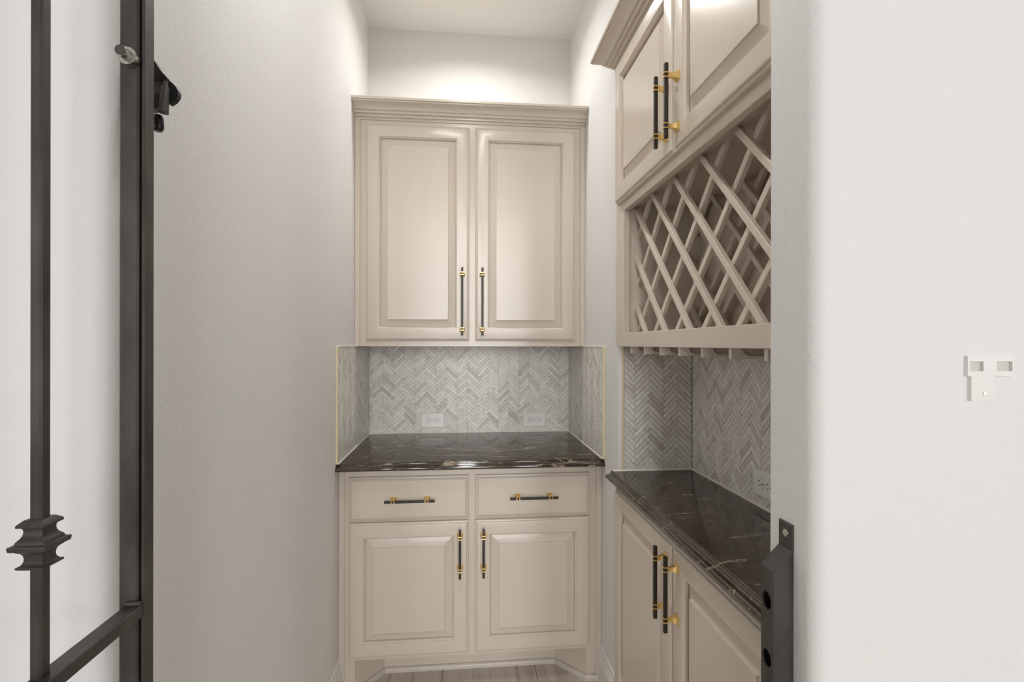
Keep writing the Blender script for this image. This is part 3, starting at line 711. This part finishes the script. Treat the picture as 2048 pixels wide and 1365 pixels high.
# shell: front, back, top and bottom mitres; the latch face is pierced
mb.add([(sx1, sy0, ll_), (sx1, sy0, st_), (sx0 + ch, sy0, so_), (sx0 + ch, sy0, lo_)], [(0, 1, 2, 3)])
mb.add([(sx1, sy1, ll_), (sx1, sy1, st_), (sx0 + ch, sy1, so_), (sx0 + ch, sy1, lo_)], [(0, 3, 2, 1)])
mb.add([(sx1, sy0, st_), (sx1, sy1, st_), (sx0 + ch, sy1, so_), (sx0, sy1 - ch, so_ - ch), (sx0, sy0 + ch, so_ - ch), (sx0 + ch, sy0, so_)], [(0, 1, 2, 3, 4, 5)])
mb.add([(sx1, sy0, ll_), (sx1, sy1, ll_), (sx0 + ch, sy1, lo_), (sx0, sy1 - ch, lo_ + ch), (sx0, sy0 + ch, lo_ + ch), (sx0 + ch, sy0, lo_)], [(5, 4, 3, 2, 1, 0)])
mb.add([(sx0 + ch, sy0, so_), (sx0, sy0 + ch, so_ - ch), (sx0, sy0 + ch, lo_ + ch), (sx0 + ch, sy0, lo_)], [(0, 1, 2, 3)])
mb.add([(sx0 + ch, sy1, so_), (sx0, sy1 - ch, so_ - ch), (sx0, sy1 - ch, lo_ + ch), (sx0 + ch, sy1, lo_)], [(0, 1, 2, 3)])
ya, yb = sy0 + ch, sy1 - ch; hr = 0.0112
edges = [so_ - ch, 0.9837 + 0.0135, 0.9837 - 0.0135, 0.8985 + 0.0135, 0.8985 - 0.0135, lo_ + ch]
for i in (0, 2, 4): mb.add([(sx0, ya, edges[i]), (sx0, yb, edges[i]), (sx0, yb, edges[i + 1]), (sx0, ya, edges[i + 1])], [(0, 1, 2, 3)])
for (yc, zc_) in holes:
    n = 32; inner = []; outer = []
    for i in range(n):
        a = 2 * math.pi * (i + 0.5) / n; ca, sa = math.cos(a), math.sin(a)
        inner.append((sx0, yc + hr * ca, zc_ + 0.0130 * sa))
        m_ = min(((yb - yc) / abs(ca)) if abs(ca) > 1e-6 else 9, (0.0135 / abs(sa)) if abs(sa) > 1e-6 else 9)
        outer.append((sx0, yc + m_ * ca, zc_ + m_ * sa))
    mb.sweep([outer, inner, [(p[0] + 0.003, p[1], p[2]) for p in inner]], cap=False)
mb.build('tube', 'iron', sk)
MB().box(sx0 + 0.012, sx0 + 0.016, sy0 + 0.003, sy1 - 0.003, lo_ + 0.003, so_ - 0.012).build('tube_shade', 'hole', sk)  # black sheet standing in for the shade inside the hollow tube
for z0_, z1_ in ((st_ - 0.004, 1.099), (0.763, ll_ + 0.004)):
    tb = MB().cbox(JX - 0.0032, JX + 0.001, sy0 - 0.0005, sy1, z0_, z1_, 0.0008).build('mounting_tab', 'iron', sk)
    zc_ = (z0_ + z1_) / 2 + 0.004
    MB().tube([(JX - 0.003, 0.7165, zc_), (JX - 0.0045, 0.7165, zc_), (JX - 0.0058, 0.7165, zc_)], [0.0058, 0.0056, 0.003], 14).build('screw', 'zinc', tb, smooth=30)

# ------------------------------------------------------------------ white mounting bracket on the front wall
wb = thing('wall_bracket', (0.70, JY0, 1.285), 'small white T-shaped mounting bracket on the wall right of the opening', 'bracket')
bx0 = 0.7013; bx1 = 0.7732; zt_ = 1.347; zb_ = 1.3184
h0, h1 = 0.7251, 0.7459; s0, s1 = 0.7043, 0.7701; sz1, sz0 = 1.3392, 1.3253
mb = MB()
y0_, y1_ = JY0 - 0.006, JY0
mb.box(bx0, bx1, y0_, y1_, sz1, zt_); mb.box(bx0, bx1, y0_, y1_, zb_, sz0); mb.box(h0, h1, y0_, y1_, sz0, sz1); mb.box(bx0, s0, y0_, y1_, sz0, sz1); mb.box(s1, bx1, y0_, y1_, sz0, sz1)
c0x, c1x = 0.7066, 0.7436; zl = 1.284
mb.box(c0x, c1x, y0_, y1_, zl, zb_)
head = MB(); head.v, head.f = mb.v, mb.f
head.build('bracket_plate', 'trim', wb)
MB().box(s0, h0, JY0 - 0.0012, JY0 - 0.0002, sz0, sz1).build('slot_shade', 'plastic_shade', wb)  # greyed sheet carries the shadow inside the slot
MB().box(h1, s1, JY0 - 0.0012, JY0 - 0.0002, sz0, sz1).build('slot_shade', 'plastic_shade', wb)
q = (0.7266, 1.2944)
MB().tube([(q[0], y0_ + 0.0003, q[1]), (q[0], y0_ - 0.0012, q[1])], 0.0026, 14).build('screw', 'zinc', wb)

# ------------------------------------------------------------------ recessed ceiling lights; the one by the opening is an added fill
def can(x, y, label, energy, grp=None):
    r = thing('recessed_light', (x, y, CEIL), label, 'ceiling light', grp)
    mb = MB(); pf = [(0.085, 0.0), (0.085, -0.004), (0.080, -0.007), (0.064, -0.006), (0.062, -0.001)]
    rings = [[(x + q_[0] * math.cos(t_), y + q_[0] * math.sin(t_), CEIL + q_[1]) for q_ in pf] for t_ in [2 * math.pi * i / 32 for i in range(33)]]
    for i in range(32):
        o_ = len(mb.v); mb.v += rings[i] + rings[i + 1]
        for j in range(len(pf) - 1): mb.f.append((o_ + j, o_ + j + 1, o_ + len(pf) + j + 1, o_ + len(pf) + j))
    mb.build('trim_ring', 'trim', r)
    MB().tube([(x, y, CEIL - 0.0005), (x, y, CEIL - 0.0030)], 0.0625, 32).build('lens', 'lamp_glow', r)
    l = lamp('light_source', 'AREA', (0, 0, -0.010), energy, (1, 0.985, 0.955), shape='DISK', size=0.12); l.parent = r
    l.data.spread = math.radians(150)
    return r
can(0.04, 2.14, 'round recessed ceiling light inside the pantry above the tall wall cabinet', 4.4)
can(0.02, 1.02, 'added round fill light in the pantry ceiling just behind the opening', 3.9)  # fill lamp added to even out the left wall
